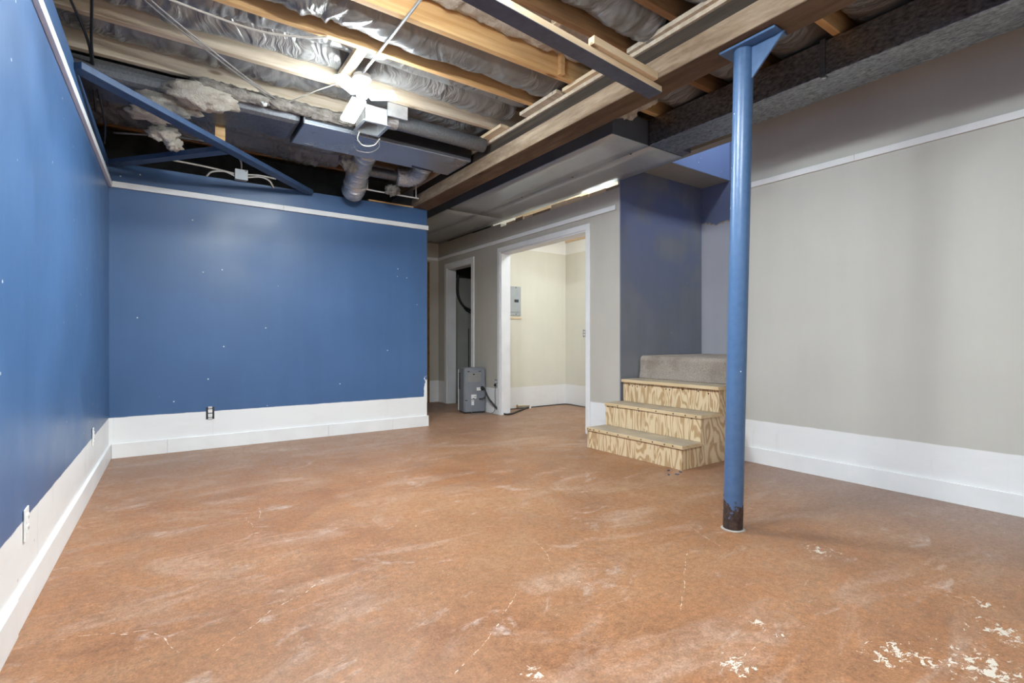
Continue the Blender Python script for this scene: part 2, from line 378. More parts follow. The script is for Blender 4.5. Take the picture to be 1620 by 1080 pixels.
# corridor wall with two cased openings
D1 = (4.041, 5.728, 2.21); D2 = (6.501, 7.279, 2.175)
XCB = XC + .146
g = G()
g.box(XC, XCB, 3.560, D1[0], 0, 2.555).box(XC, XCB, D1[1], D2[0], 0, 2.60).box(XC, XCB, D2[1], 7.62, 0, 2.62)
g.box(XC, XCB, D1[0], D1[1], D1[2], 2.555).box(XC, XCB, D2[0], D2[1], D2[2], 2.61)
obj(g, 'wall_corridor', m_grey_corr, kind='structure')
obj(G().box(XE-.12, XCB, 7.6, 7.7, 0, 2.84), 'wall_corridor_end', m_grey_corr, kind='structure')
# utility room
obj(G().box(XCB, 5.42, 6.14, 6.24, 0, 2.84), 'wall_utility_back', m_cream, kind='structure')
obj(G().box(5.32, 5.42, 3.65, 6.14, 0, 2.84), 'wall_utility_side', m_cream, kind='structure')
obj(G().box(XCB, 5.32, 3.66, 3.72, 0, 2.84), 'wall_utility_near', m_cream, kind='structure')
obj(G().box(3.9, 5.42, 3.6, 6.3, 2.84, 2.90), 'ceiling_utility', m_pale, kind='structure')
# closet behind the small opening
obj(G().box(XCB, 5.2, 7.45, 7.55, 0, 2.84), 'wall_closet_back', m_closet, kind='structure')
obj(G().box(XCB, 5.2, 6.24, 6.30, 0, 2.84).box(5.1, 5.2, 6.3, 7.45, 0, 2.84), 'wall_closet_side', m_closet, kind='structure')
obj(G().box(3.9, 5.3, 6.2, 7.7, 2.66, 2.72), 'ceiling_closet', m_found, kind='structure')
# stair recess
obj(G().box(XC, 5.24, 3.546, 3.559, 0, 2.84).box(XCB+.001, 5.24, 3.559, 3.66, 0, 2.84), 'wall_stair', m_slate, kind='structure')
obj(G().box(5.14, 5.24, 1.1, 3.546, 0, 3.95), 'wall_landing', m_landing, kind='structure')
obj(G().box(XR+.10, 5.24, 1.1, 1.2, 0, 3.95), 'wall_stairwell_end', m_landing, kind='structure')
obj(G().box(XR+.0, XR+.10, 1.1, 3.2, 2.84, 3.95), 'wall_stairwell_side', m_bulk, kind='structure')
obj(G().box(XC+.03, 5.14, 3.20, 3.546, 2.765, 2.775), 'ceiling_stair', m_soffit, kind='structure')
obj(G().box(XR+.1, 5.14, 3.195, 3.30, 2.768, 3.95), 'wall_bulkhead', m_bulk, kind='structure')
obj(G().box(XR, 5.24, 1.1, 3.3, 3.95, 4.0), 'ceiling_stairwell', m_soffit, kind='structure')

# rails and baseboards: boards with visible butt joints
def rail(name, runs, th, z0, z1, mat=None):
    e = empty(name, (runs[0][0][0], runs[0][0][1], z0), kind='structure')
    for a, b in runs:
        a = Vector((a[0], a[1], 0)); b = Vector((b[0], b[1], 0)); d = (b-a).normalized(); n_ = Vector((d.y, -d.x, 0))*th   # to the right of travel
        a2 = a + d*.0008; b2 = b - d*.0008
        p = [a2, a2+n_, b2+n_, b2]
        g = G().hexa([(q.x, q.y, z0) for q in p] + [(q.x, q.y, z1) for q in p])
        obj(g, 'rail_board' if z0 > 1 else 'baseboard_plank', mat or m_white, e, bevel=.002)
    return e
def L(y): return (XL(y), y)
rail('trim_1', [(L(ya), L(2.70)), (L(2.70), L(YB))], .022, 2.315, 2.365)
rail('trim_2', [((XL(YB)+.022, YB), (1.02, YB)), ((1.02, YB), (XE+.012, YB))], .022, 2.318, 2.368)
rail('trim_3', [((XR, 2.45), (XR, 1.55)), ((XR, 1.55), (XR, ya))], .018, 2.275, 2.32)
rail('trim_4', [((XC, 7.6), (XC, 5.2)), ((XC, 5.2), (XC, 3.60))], .022, 2.335, 2.382)
rail('trim_5', [((XE, 7.6), (XC-.022, 7.6))], .022, 2.335, 2.382)
rail('baseboard_left', [(L(ya), L(2.36)), ((XL(2.36)-.004, 2.36), (XL(3.9)-.003, 3.9)), ((XL(3.9)-.003, 3.9), (XL(YB)-.002, YB))], .018, 0, .125)
rail('baseboard_back', [((XL(YB)+.018, YB), (.055, YB)), ((.055, YB), (1.46, YB)), ((1.46, YB), (2.17, YB)), ((2.17, YB), (XE+.016, YB))], .018, 0, .125)
rail('baseboard_right', [((XR, 2.45), (XR, ya))], .016, 0, .125)

def cased(name, y0, y1, zt, cw):
    e = empty(name, (XC, (y0+y1)/2, 0), kind='structure')
    obj(G().box(XC-.016, XC, y0-cw, y0, 0, zt+cw), 'casing', m_white, e, bevel=.003)
    obj(G().box(XC-.016, XC, y1, y1+cw, 0, zt+cw), 'casing', m_white, e, bevel=.003)
    obj(G().box(XC-.016, XC, y0, y1, zt, zt+cw), 'casing', m_white, e, bevel=.003)
    obj(G().box(XC-.002, XCB+.002, y0, y0+.018, 0, zt), 'jamb', m_jamb, e, bevel=.002)
    obj(G().box(XC-.002, XCB+.002, y1-.018, y1, 0, zt), 'jamb', m_jamb, e, bevel=.002)
    obj(G().box(XC-.002, XCB+.002, y0+.018, y1-.018, zt-.018, zt), 'head_jamb', m_jamb, e, bevel=.002)
cased('door_1', D1[0], D1[1], D1[2], .062)
cased('door_2', D2[0], D2[1], D2[2], .075)
# raw wood at the top of the corridor and utility walls
tr = empty('trim_6', (XC, 4.4, 2.56), kind='structure')
g = G(); yy = 3.56
while yy < 5.55:
    l = random.uniform(.12, .35); z1 = 2.555 + random.uniform(.030, .058); g = G().box(XC+.006, XC+.05, yy, min(yy+l, 5.6), 2.5555, z1)
    obj(g, 'splinter_plate', m_pale_y if random.random() < .6 else m_beam_l, tr); yy += l + random.uniform(.0, .05)
obj(G().box(5.30, 5.32, 5.0, 6.13, 2.57, 2.62), 'trim_7', m_pale_y, kind='structure')
obj(G().box(4.9, 5.30, 6.12, 6.14, 2.60, 2.66), 'trim_8', m_fresh, kind='structure')

# ------------------------------------------------------------------ ceiling: subfloor, joists, blocking
ceil = empty('ceiling', (1.8, 2.5, 2.84), kind='structure')
obj(G().box(-.85, 4.14, -1.7, 7.7, 3.06, 3.12).box(4.14, 5.42, 3.3, 7.7, 3.06, 3.12), 'subfloor', m_sub, ceil)
JY = [-.98, -.50, -.02, .45, .93, 1.40, 1.87, 2.25, 2.74, 3.17, 3.73, 4.21, 4.70, 5.16]
JM = [m_brownw, m_fresh, m_brownw, m_fresh, m_brownw, m_fresh, m_brownw, m_brownw, m_fresh, m_fresh, m_greyw, m_greyw, m_brownw, m_brownw]
for y, mm in zip(JY, JM):
    wd = .044 if y not in (3.73, 4.21) else .05
    obj(G().box(-.70, 4.05 if y < 3.4 else 2.75, y-wd, y, 2.842, 3.06), 'joist', mm, ceil, bevel=.004)
obj(G().box(1.02, 1.09, 3.17, 3.68, 2.845, 2.885), 'blocking', m_pale, ceil, bevel=.003)
obj(G().box(1.88, 1.92, 2.25, 2.30, 2.845, 2.93), 'blocking', m_pale, ceil, bevel=.003)
obj(G().box(2.26, 2.30, 2.66, 2.694, 2.845, 3.02), 'blocking', m_fresh, ceil, bevel=.003)
for y in (-1.3, 5.5): obj(G().box(-.70, 2.75, y, y+.044, 2.842, 3.06), 'joist', m_brownw, ceil, bevel=.004)

# girder over the column
bm = empty('support_beam', (2.53, 2.0, 2.56), label='long weathered timber girder resting on the blue steel column', cat='beam')
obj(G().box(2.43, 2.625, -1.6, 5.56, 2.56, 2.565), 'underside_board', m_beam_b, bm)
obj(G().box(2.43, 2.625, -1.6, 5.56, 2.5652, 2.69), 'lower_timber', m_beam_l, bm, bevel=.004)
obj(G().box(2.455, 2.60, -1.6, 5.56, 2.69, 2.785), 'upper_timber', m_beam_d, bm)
obj(G().box(2.435, 2.62, -1.6, 5.56, 2.785, 2.812), 'sill_plate', m_greyw, bm, bevel=.003)
for y0, y1, x0, z1, mm in ((3.56,4.29,2.36,2.84,m_pale_y),(2.84,3.30,2.37,2.84,m_greyw),(2.44,2.81,2.40,2.84,m_pale_y),(.2,2.2,2.41,2.84,m_greyw),(4.32,5.1,2.40,2.838,m_brownw)):
    obj(G().box(x0, 2.50, y0, y1, 2.8125, z1), 'ledger_block', mm, bm, bevel=.003)

# ------------------------------------------------------------------ steel column
cl = empty('support_column', (2.515, 1.545, 0), label='blue painted steel pipe column with rusty foot standing free on the floor', cat='column')
top = (2.545, 1.50, 2.543)
obj(G().tube([(2.515 + (top[0]-2.515)*t, 1.545 + (top[1]-1.545)*t, top[2]*t) for t in [i/12 for i in range(13)]], .0495, 40), 'shaft', m_col, cl, smooth='auto')
obj(G().box(2.475, 2.60, 1.30, 1.60, 2.543, 2.556), 'top_plate', m_col, cl, bevel=.002)
obj(G().prism([(2.538,1.46,2.543),(2.538,1.285,2.543),(2.538,1.46,2.37)], (.010,0,0)), 'gusset', m_col, cl)
g = G().tube([(2.515,1.545,.001),(2.515,1.545,.006)], [.060,.050], 32); obj(g, 'weld_bead', plain('chipped_mortar', (.36,.33,.30), .8), cl, smooth='auto')

# ------------------------------------------------------------------ wooden steps and carpeted landing
st = empty('wooden_steps', (3.6, 2.99, 0), label='three unfinished plywood steps leading up to the carpeted landing', cat='stairs')
SY0, SY1 = 2.462, 3.522
XS = [3.32, 3.56, 3.81]; ZS = [.192, .408, .626]
for i in range(3):
    z0 = 0 if i == 0 else ZS[i-1]
    obj(G().box(XS[i], XS[i]+.018, SY0+.002, SY1-.002, z0, ZS[i]-.030), 'riser', m_ply, st, bevel=.0015)
    xb = (XS[i+1] if i < 2 else 4.05)
    nose = .012 if i < 2 else .030
    obj(G().box(XS[i]-nose, xb+.0, SY0-.012, SY1, ZS[i]-.030, ZS[i]), 'tread', m_tread, st, bevel=.004)
for ys in (SY0+.003, SY1-.018):
    x1 = 4.038
    for i in range(3):
        z0 = .0 if i == 0 else ZS[i-1]
        if i and ys > 3: x1 = 3.795
        if XS[i]+.0185 >= x1: continue
        obj(G().box(XS[i]+.0185, x1, ys, ys+.015, z0-(.0 if i == 0 else .0300), ZS[i]-.0305), 'side_panel', m_ply, st, bevel=.001)
screw_me = G().cyl((0,0,0), (-.003,0,0), .006, 8).mesh('screw'); screw_me.materials.append(m_brass)
def screw(x, y, z):
    o = bpy.data.objects.new('screw', screw_me); col.objects.link(o); o.parent = st; o.location = Vector((x,y,z)) - st.location
for y in (3.44,3.40,3.34,3.24,3.00,2.96,2.82,2.66,2.56): screw(3.81, y, .565 + random.uniform(-.012,.012))
for y in (3.49,3.43,3.36,3.10,2.80,2.55): screw(3.56-.0, y, .372)
for y in (3.50,3.47,3.42,3.35,3.25,3.12,3.0,2.86,2.74,2.62,2.54): screw(3.308, y, .178)
for y in (3.35,3.1,2.9,2.72,2.6,2.5): screw(3.548, y, .392)

g = G(); nx = 14; ny = 60; pr = []
for k in range(nx):      # carpet profile over a rounded nosing, riser then landing
    a = k/(nx-1)*math.pi/2; pr.append((4.075 - .0 + .045*(1-math.cos(a)) - .045*0, .815 + .045*math.sin(a)))
prof = [(4.052,.628),(4.066,.70),(4.068,.76)] + [(4.066 + .05*(1-math.cos(k/8*math.pi/2)), .80+.055*math.sin(k/8*math.pi/2)) for k in range(9)] + [(4.25,.856),(4.5,.857),(4.8,.858),(5.139,.86)]
cols_ = []
for j in range(ny+1):
    y = 2.456 + (3.535-2.456)*j/ny; row = []
    for i, (px, pz) in enumerate(prof):
        n_ = noise.noise(Vector((px*9, y*9, pz*9)))*.006
        xx = px - n_ if i < 8 else px
        if y > 3.51: xx += .010
        row.append((xx, y, pz + (n_ if i >= 8 else 0)))
    cols_ += row
np_ = len(prof); g.add(cols_, [(j*np_+i, j*np_+i+1, (j+1)*np_+i+1, (j+1)*np_+i) for j in range(ny) for i in range(np_-1)])
ld = empty('carpeted_landing', (4.5, 2.6, 0), label='worn beige carpeted landing at the top of the plywood steps', cat='landing')
obj(g, 'carpet', m_carpet, ld, smooth=True)
obj(G().box(4.145, 5.138, 2.46, 3.53, 0, .80), 'platform', m_ply, ld)
for k in range(4): obj(G().box(4.145, 5.138, 2.455-.3*(k+1), 2.455-.3*k, 0, 1.06+.2*k), 'upper_step', m_carpet, ld, bevel=.02)
dl = empty('stairwell_fill_light', (4.62, 2.3, 3.95), label='added round dome light above the stair landing, standing in for upstairs daylight', cat='lamp')  # unseen light added to brighten the stairwell like daylight from upstairs
obj(G().cyl((4.62,2.3,3.95),(4.62,2.3,3.925),.17,32), 'base_ring', m_bright, dl, smooth='auto')
obj(G().tube([(4.62,2.3,3.925),(4.62,2.3,3.90),(4.62,2.3,3.87),(4.62,2.3,3.85)],[.16,.15,.11,.04],32), 'dome', m_glow4, dl, smooth='auto')

# ------------------------------------------------------------------ ducts beyond the girder
dt = empty('metal_duct', (3.35, 4.5, 2.62), label='wide grey sheet metal duct over the corridor with seams along its underside', cat='duct')
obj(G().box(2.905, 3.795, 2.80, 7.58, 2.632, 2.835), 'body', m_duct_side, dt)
for (x0, x1, y0, y1) in ((2.90,3.335,2.795,5.545),(3.341,3.80,2.795,5.555),(2.90,3.335,5.553,7.59),(3.341,3.80,5.563,7.59)):
    g = G(); 
    n_ = 10
    vv = []
    for j in range(n_+1):
        for i in range(5):
            x = x0 + (x1-x0)*i/4; y = y0 + (y1-y0)*j/n_
            vv.append((x, y, 2.620 + .0025*math.sin(math.pi*i/4)*noise.noise(Vector((x*2, y*1.6, 1)))))
    g.add(vv, [(j*5+i, (j+1)*5+i, (j+1)*5+i+1, j*5+i+1) for j in range(n_) for i in range(4)])
    o = obj(g, 'bottom_panel', m_duct, dt, smooth=True); md = o.modifiers.new('thickness', 'SOLIDIFY'); md.thickness = .008; md.offset = -1
for y in (3.0, 3.75, 4.6): obj(G().cyl((3.338,y,2.617),(3.338,y,2.62),.010,8), 'rivet', m_brass, dt)
obj(G().box(3.322, 3.336, 2.788, 2.798, 2.62, 2.83), 'corner_flange', m_pipe_d, dt)

d2 = empty('fibre_duct', (3.48, 1.2, 2.62), label='dark galvanised duct hung along the top of the grey wall', cat='duct')
obj(G().box(3.325, 3.655, -1.55, 2.785, 2.622, 2.832), 'body', m_galv, d2, bevel=.004)
obj(G().box(3.318, 3.326, 1.435, 1.465, 2.62, 2.842).box(3.318, 3.36, 1.435, 1.465, 2.614, 2.621), 'hanger_strap', m_pipe_d, d2)
obj(G().cyl((3.335,1.45,2.613),(3.335,1.45,2.609),.012,10), 'strap_screw', m_conduit, d2)
obj(G().box(3.62, 3.76, 2.70, 2.785, 2.624, 2.66), 'end_tab', m_pipe_d, d2)

# ------------------------------------------------------------------ insulation between the joists
def bag(y0, y1, x0, x1, zc, lobes, seed, mat, label, ze=3.0, amp=1.0, nx=None):
    nx = nx or int((x1-x0)*95); ny = 30; o = Vector((seed*11.3, seed*5.7, seed*2.9)); vv = []
    for j in range(ny+1):
        v = j/ny
        for i in range(nx+1):
            u = i/nx; x = x0 + (x1-x0)*u; y = y0 + (y1-y0)*v
            # one or two sausage lobes
            if lobes == 1: pr = math.sin(math.pi*v)**.55
            else:
                sp = .46 + .10*noise.noise(Vector((x*1.3, seed, 0)))
                q = v/sp if v < sp else (v-sp)/(1-sp)
                pr = .30 + .70*math.sin(math.pi*min(max(q,0),1))**.6 if .02 < v < .98 else math.sin(math.pi*v)**.5
            s1 = noise.noise(Vector((x*2.1, y*1.2, 0)) + o); s2 = noise.noise(Vector((x*5.2, y*2.2, 3)) + o)
            sag = (ze - zc)*pr*(1 + .26*s1 + .14*s2)
            wx = x + .10*noise.noise(Vector((x*3, y*5, 7)) + o) + .25*(y-y0)*noise.noise(Vector((x*1.1, 2, 5)) + o)
            wr = abs(noise.noise(Vector((wx*9, y*3.2 + x*1.5, 1)) + o)); wr2 = abs(noise.noise(Vector((wx*24, y*5.0 + x*3, 4)) + o))
            act = max(0, min(1, 1.6*noise.noise(Vector((x*1.7, y*2.2, 9)) + o)+.55))
            z = ze - sag - amp*((.25+.75*act)*.015*(1-2.4*wr) + act*.012*(1-2.2*wr2))*min(1, pr*1.5)
            vv.append((x, y, min(z, 3.055)))
    g = G().add(vv, [(j*(nx+1)+i, (j+1)*(nx+1)+i, (j+1)*(nx+1)+i+1, j*(nx+1)+i+1) for j in range(ny) for i in range(nx)])
    return obj(g, 'insulation_batt', mat, smooth=True, label=label, cat='insulation', group='insulation between the ceiling joists')
XA, XB = -.62, 2.44
bag(4.21, 4.656, XA, XB, 2.90, 1, 1, m_bag_d, 'dark film-wrapped insulation batt right above the long blue-grey trunk duct')
bag(4.66, 5.34, -.50, 1.47, 2.775, 2, 2, m_bag_d, 'sagging dark plastic sheet under the joists left of the silver foil flex ducts', ze=2.836, amp=1.6)
bag(4.70, 5.116, XA, XB, 2.90, 1, 12, m_bag_d, 'dark insulation batt above the sagging plastic sheet and foil flex ducts')
bag(5.16, 5.50, XA, XB, 2.90, 1, 3, m_bag_d, 'dark insulation batt right above the top of the blue back wall')
bag(3.73, 4.16, XA, XB, 2.895, 1, 4, m_bag, 'grey plastic insulation batt between the two weathered joists beside the lamp')
bag(3.17, 3.68, XA, XB, 2.885, 2, 5, m_bag, 'double-lobed grey plastic insulation batt right above the bare lamp')
bag(2.74, 3.126, XA, XB, 2.845, 1, 6, m_bag, 'fat shiny grey plastic insulation batt between two orange joists', amp=1.3)
bag(1.87, 2.206, XA, XB, 2.835, 1, 8, m_bag, 'grey plastic insulation batt above the long navy ceiling board', amp=1.2)
bag(1.40, 1.826, XA, XB, 2.85, 1, 9, m_bag, 'grey plastic insulation batt at the top edge, beside the girder near the column')
for k, (y0, y1, lb) in enumerate(((.93,1.356,'grey plastic insulation batt over the near part of the room'),(.45,.886,'grey plastic insulation batt nearest overhead'))):
    bag(y0, y1, XA, XB, 2.87, 1, 20+k, m_bag, lb, nx=120)
for k, (y0, y1, lb) in enumerate(((2.25,2.696,'brownish film batt past the girder, left of the column top beside the tuft'),(1.87,2.206,'film batt past the girder, just left of the blue column head'),(1.40,1.826,'smooth film batt past the girder, just right of the blue column head'),(.93,1.356,'film batt above the dark galvanised duct, right of its hanger strap'))):
    bag(y0, y1, 2.61, 4.03, 2.86, 1, 30+k, m_bag, lb, amp=.5, nx=110)

# open fibreglass batt where the wrapping is missing
def fluff(y0, y1, x0, x1, zc, seed, label, mat):
    nx, ny = int((x1-x0)*60), 26; vv = []; o = Vector((seed*3.3, seed*8.1, 0))
    for j in range(ny+1):
        for i in range(nx+1):
            x = x0+(x1-x0)*i/nx; y = y0+(y1-y0)*j/ny
            e = min(1, 6*min(j/ny, 1-j/ny)+.2)
            z = zc + .05*(1-e) - .030*noise.fractal(Vector((x*7, y*7, 2))+o, .7, 2.1, 4)
            vv.append((x, y, min(z, 3.05)))
    g = G().add(vv, [(j*(nx+1)+i, (j+1)*(nx+1)+i, (j+1)*(nx+1)+i+1, j*(nx+1)+i+1) for j in range(ny) for i in range(nx)])
    return obj(g, 'insulation_batt', mat, smooth=True, label=label, cat='insulation', group='insulation between the ceiling joists')
fluff(2.25, 2.694, XA, XB, 2.95, 1, 'bare cream fibreglass batt beside the widest orange joist', m_fibre)

def clump(name, parts, mat, label, cat='insulation'):
    g = G()
    for k, (c, r, a) in enumerate(parts): g.blob(c, r, k*1.3+len(name)+c[0], a, 2.6)
    return obj(g, name, mat, smooth=True, label=label, cat=cat)
clump('fibreglass_tuft', [((.24,4.20,2.735),(.22,.13,.085),.35),((.06,4.34,2.70),(.20,.13,.075),.4),((-.06,4.50,2.66),(.14,.10,.06),.45)], m_fibre, 'torn cream fibreglass hanging behind the diagonal blue board')
clump('fibreglass_tuft', [((.02,4.78,2.62),(.10,.07,.055),.45),((.09,4.80,2.56),(.06,.05,.05),.5)], m_fibre, 'small drooping fibreglass scrap below the diagonal blue board')
clump('fibreglass_tuft', [((2.93,2.66,2.79),(.10,.09,.085),.5),((2.98,2.55,2.82),(.10,.09,.05),.5)], m_fibre, 'beige fibreglass tuft stuffed between girder and metal duct')
clump('fibreglass_tuft', [((1.52,4.93,2.76),(.10,.09,.11),.5)], m_fibre_d, 'dirty fibreglass wad left of the taller foil flex duct')
clump('fibreglass_tuft', [((2.02,5.12,2.60),(.07,.06,.05),.6)], m_fibre_d, 'small dirty fibreglass scrap under the short foil elbow')

# ------------------------------------------------------------------ ducts and pipes at the far end of the ceiling
tk = empty('trunk_duct', (1.65, 4.4, 2.70), label='long blue-grey rectangular trunk duct under the joists behind the lamp', cat='duct')
obj(G().box(.92, 2.425, 4.165, 4.64, 2.705, 2.835), 'body', m_trunk, tk, bevel=.004)
obj(G().box(.918, .926, 4.155, 4.65, 2.698, 2.838), 'end_flange', m_pipe_d, tk)
obj(G().box(.93, 2.42, 4.150, 4.163, 2.735, 2.83), 'tar_tape', m_black, tk)
obj(G().box(1.02, 1.10, 4.585, 4.60, 2.698, 2.7045), 'seam_clip', m_pipe_d, tk)
obj(G().prism([(2.0,4.57,2.7025),(2.25,4.60,2.7025),(2.25,4.63,2.7025),(2.02,4.62,2.7025)], (0,0,.002)), 'paint_scuff', m_black, tk)
obj(G().box(-.55, .916, 4.185, 4.635, 2.708, 2.834), 'round_duct', m_pipe_d, bevel=.05, label='dull dark rounded duct joining the left end of the trunk duct', cat='duct')
clump('wrapped_pipe', [((.30+.15*k,4.13,2.79),(.13,.055,.045),.35) for k in range(7)], m_fibre_d, 'grey lint-covered wrapped pipe beneath the second weathered joist', 'pipe')
s_ = empty('hanger_strap', (.62,4.2,2.7), label='short perforated white pipe strap hanging from the weathered joist', cat='strap')
obj(G().bar((.585,4.155,2.84),(.63,4.062,2.72),.018,.003,(0,1,0)), 'band', m_pvc, s_)
obj(G().bar((.675,4.155,2.84),(.63,4.062,2.72),.018,.003,(0,1,0)), 'band', m_pvc, s_)
def flex(name, pts, r, label, rings):
    e = empty(name, pts[0], label=label, cat='duct'); sp = spline(pts, 10); m_ = len(sp)
    rr = [r*(1+.035*math.sin(i*2.3)) for i in range(m_)]
    obj(G().tube(sp, rr, 26), 'foil_sleeve', m_foil, e, smooth=True)
    for k in rings:
        i = min(int(k*(m_-1)), m_-2); d = (sp[i+1]-sp[i]).normalized()*.012
        obj(G().tube([sp[i]-d, sp[i]+d], r*1.05, 26), 'band', m_conduit, e, smooth='auto')
flex('flex_duct', [(1.60,4.655,2.80),(1.62,4.86,2.79),(1.645,5.06,2.74),(1.66,5.20,2.66),(1.665,5.27,2.60),(1.668,5.34,2.585)], .112, 'taller silver foil flex duct dropping from the trunk duct over the blue wall', (.1,.42,.68))
flex('flex_duct', [(2.18,4.655,2.80),(2.22,4.80,2.79),(2.235,4.93,2.765),(2.17,5.04,2.74),(2.04,5.06,2.735)], .095, 'short silver foil elbow beside the girder end', (.1,))
obj(G().tube([(2.03,5.06,2.735),(1.80,5.06,2.735),(1.74,5.06,2.735)], .05, 16), 'drain_pipe', m_pipe_d, smooth='auto', label='dull pipe running left from the short foil elbow', cat='pipe')
obj(G().tube(spline([(1.815,5.30,2.74),(1.815,5.30,2.63),(1.83,5.30,2.618),(2.36,5.30,2.618),(2.37,5.30,2.63),(2.37,5.30,2.76)],6), .008, 8), 'white_pipe', m_pvc, smooth='auto', label='thin white bent pipe under the foil ducts near the wall top', cat='pipe')
# register boot with its round run
bt = empty('register_boot', (1.36, 3.84, 2.68), label='open square galvanised register boot hanging beside the lamp', cat='duct')
x0, x1, y0, y1, z0, z1 = 1.27, 1.45, 3.77, 3.99, 2.665, 2.80
g = G(); t_ = .004
g.box(x0,x0+t_,y0,y1,z0,z1).box(x1-t_,x1,y0,y1,z0,z1).box(x0,x1,y0,y0+t_,z0,z1).box(x0,x1,y1-t_,y1,z0,z1).box(x0,x1,y0,y1,z1-t_,z1)
obj(g, 'box', m_conduit, bt)
g = G().box(x0-.018,x0,y0-.018,y1+.018,z0,z0+.003).box(x1,x1+.018,y0-.018,y1+.018,z0,z0+.003).box(x0,x1,y0-.018,y0,z0,z0+.003).box(x0,x1,y1,y1+.018,z0,z0+.003)
obj(g, 'flange', m_conduit, bt)
obj(G().box(1.44,1.60,3.735,3.752,2.74,2.842), 'mounting_plate', m_conduit, bt)
obj(G().tube([(1.455,3.88,2.765),(1.56,3.88,2.770)], .068, 20), 'collar', m_foil, bt, smooth='auto')
obj(G().tube([(1.56,3.88,2.770),(2.40,3.90,2.772)], .062, 20), 'round_run', m_pipe_d, smooth='auto', label='smooth round duct running from the register boot to the girder', cat='duct')
g = G(); sp = spline([(1.30,3.99,2.665),(1.31,4.06,2.63),(1.38,4.12,2.615),(1.46,4.10,2.63),(1.48,4.02,2.66)],10); g.tube(sp,.005,6)
obj(g, 'boot_wire', m_wire_w, smooth=True, label='loose white wire loop hanging under the register boot', cat='wire')
g = G(); sp = spline([(1.47,4.03,2.66),(1.50,4.10,2.62),(1.46,4.20,2.60),(1.36,4.22,2.60),(1.32,4.18,2.61)],10); g.tube(sp,.004,6)
obj(g, 'boot_wire', m_wire_g, smooth=True, label='lower thin grey wire loop hanging in front of the trunk duct', cat='wire')

# blue framing left from a dropped ceiling
fr = empty('ceiling_frame', (.4, 4.6, 2.5), label='diagonal blue painted ceiling frame across the corner of the blue walls', cat='frame')
obj(G().bar((XL(3.66)+.002,3.665,2.52),(1.262,5.462,2.535),.088,.04), 'long_board', m_blueboard, fr, bevel=.003)
obj(G().bar((-.325,5.46,2.515),(.42,4.60,2.52),.088,.04), 'brace_board', m_blueboard, fr, bevel=.003)
nb = empty('ceiling_board', (1.8, 1.95, 2.5), label='long navy-bottomed board nailed under the joists and crossing the girder', cat='board')
def slab(xa, ya_, xb, yb_, wd, z0, z1): return G().hexa([(xa,ya_-wd,z0),(xb,yb_-wd,z0),(xb,yb_,z0),(xa,ya_,z0),(xa,ya_-wd,z1),(xb,yb_-wd,z1),(xb,yb_,z1),(xa,ya_,z1)])
obj(slab(-.42, 1.832, 2.515, 2.108, .098, 2.518, 2.5215), 'painted_face', m_navy, nb)
obj(slab(-.42, 1.832, 2.515, 2.108, .098, 2.5218, 2.557), 'raw_board', m_pale, nb, bevel=.002)
obj(slab(1.86, 1.965, 2.428, 2.015, .045, 2.5575, 2.60), 'cleat', m_pale, nb, bevel=.002)
obj(slab(-.40, 1.80, -.35, 1.805, .06, 2.5575, 2.842), 'hanger', m_pale, nb)
obj(slab(1.20, 1.97, 1.25, 1.975, .06, 2.5575, 2.842), 'hanger', m_pale, nb)
obj(G().box(.36,.43,4.645,4.655,2.52,2.84), 'wood_cleat', m_fresh, label='short orange wood cleat hanging behind the diagonal blue board', cat='board')
# junction box and conduits on the back wall top
jb = empty('junction_box', (.637, 5.46, 2.54), label='small grey metal junction box above the blue back wall', cat='junction box')
obj(G().box(.587,.689,5.43,5.50,2.545,2.635), 'box', m_box, jb, bevel=.004)
obj(G().box(.583,.693,5.424,5.43,2.541,2.639), 'cover', m_box, jb, bevel=.002)
obj(G().cyl((.675,5.424,2.628),(.675,5.421,2.628),.005,8), 'screw', m_brass, jb)
for pts, lb in (([(.587,5.47,2.60),(.35,5.47,2.62),(.05,5.47,2.63)], 'upper white cable leaving the left side of the junction box'),
                ([(.587,5.46,2.575),(.50,5.45,2.60),(.40,5.48,2.585),(.36,5.52,2.55)], 'arched white cable leaving the left side of the junction box'),
                ([(.689,5.47,2.61),(.80,5.46,2.62),(.95,5.48,2.62)], 'upper white cable leaving the right side of the junction box'),
                ([(.689,5.46,2.58),(.80,5.44,2.60),(.88,5.44,2.58),(.93,5.49,2.53)], 'drooping white cable leaving the right side of the junction box'),
                ([(.64,5.45,2.635),(.63,5.40,2.70),(.57,5.30,2.76)], 'grey cable rising from the top of the junction box')):
    obj(G().tube(spline(pts), .008, 8), 'cable', m_wire_w if 'white' in lb else m_wire_g, smooth='auto', label=lb, cat='cable')
obj(G().box(1.90, 2.46, 5.505, 5.56, 2.5605, 2.576), 'plate_strip', m_fresh, label='orange wood strip on top of the blue wall by the girder', cat='board')

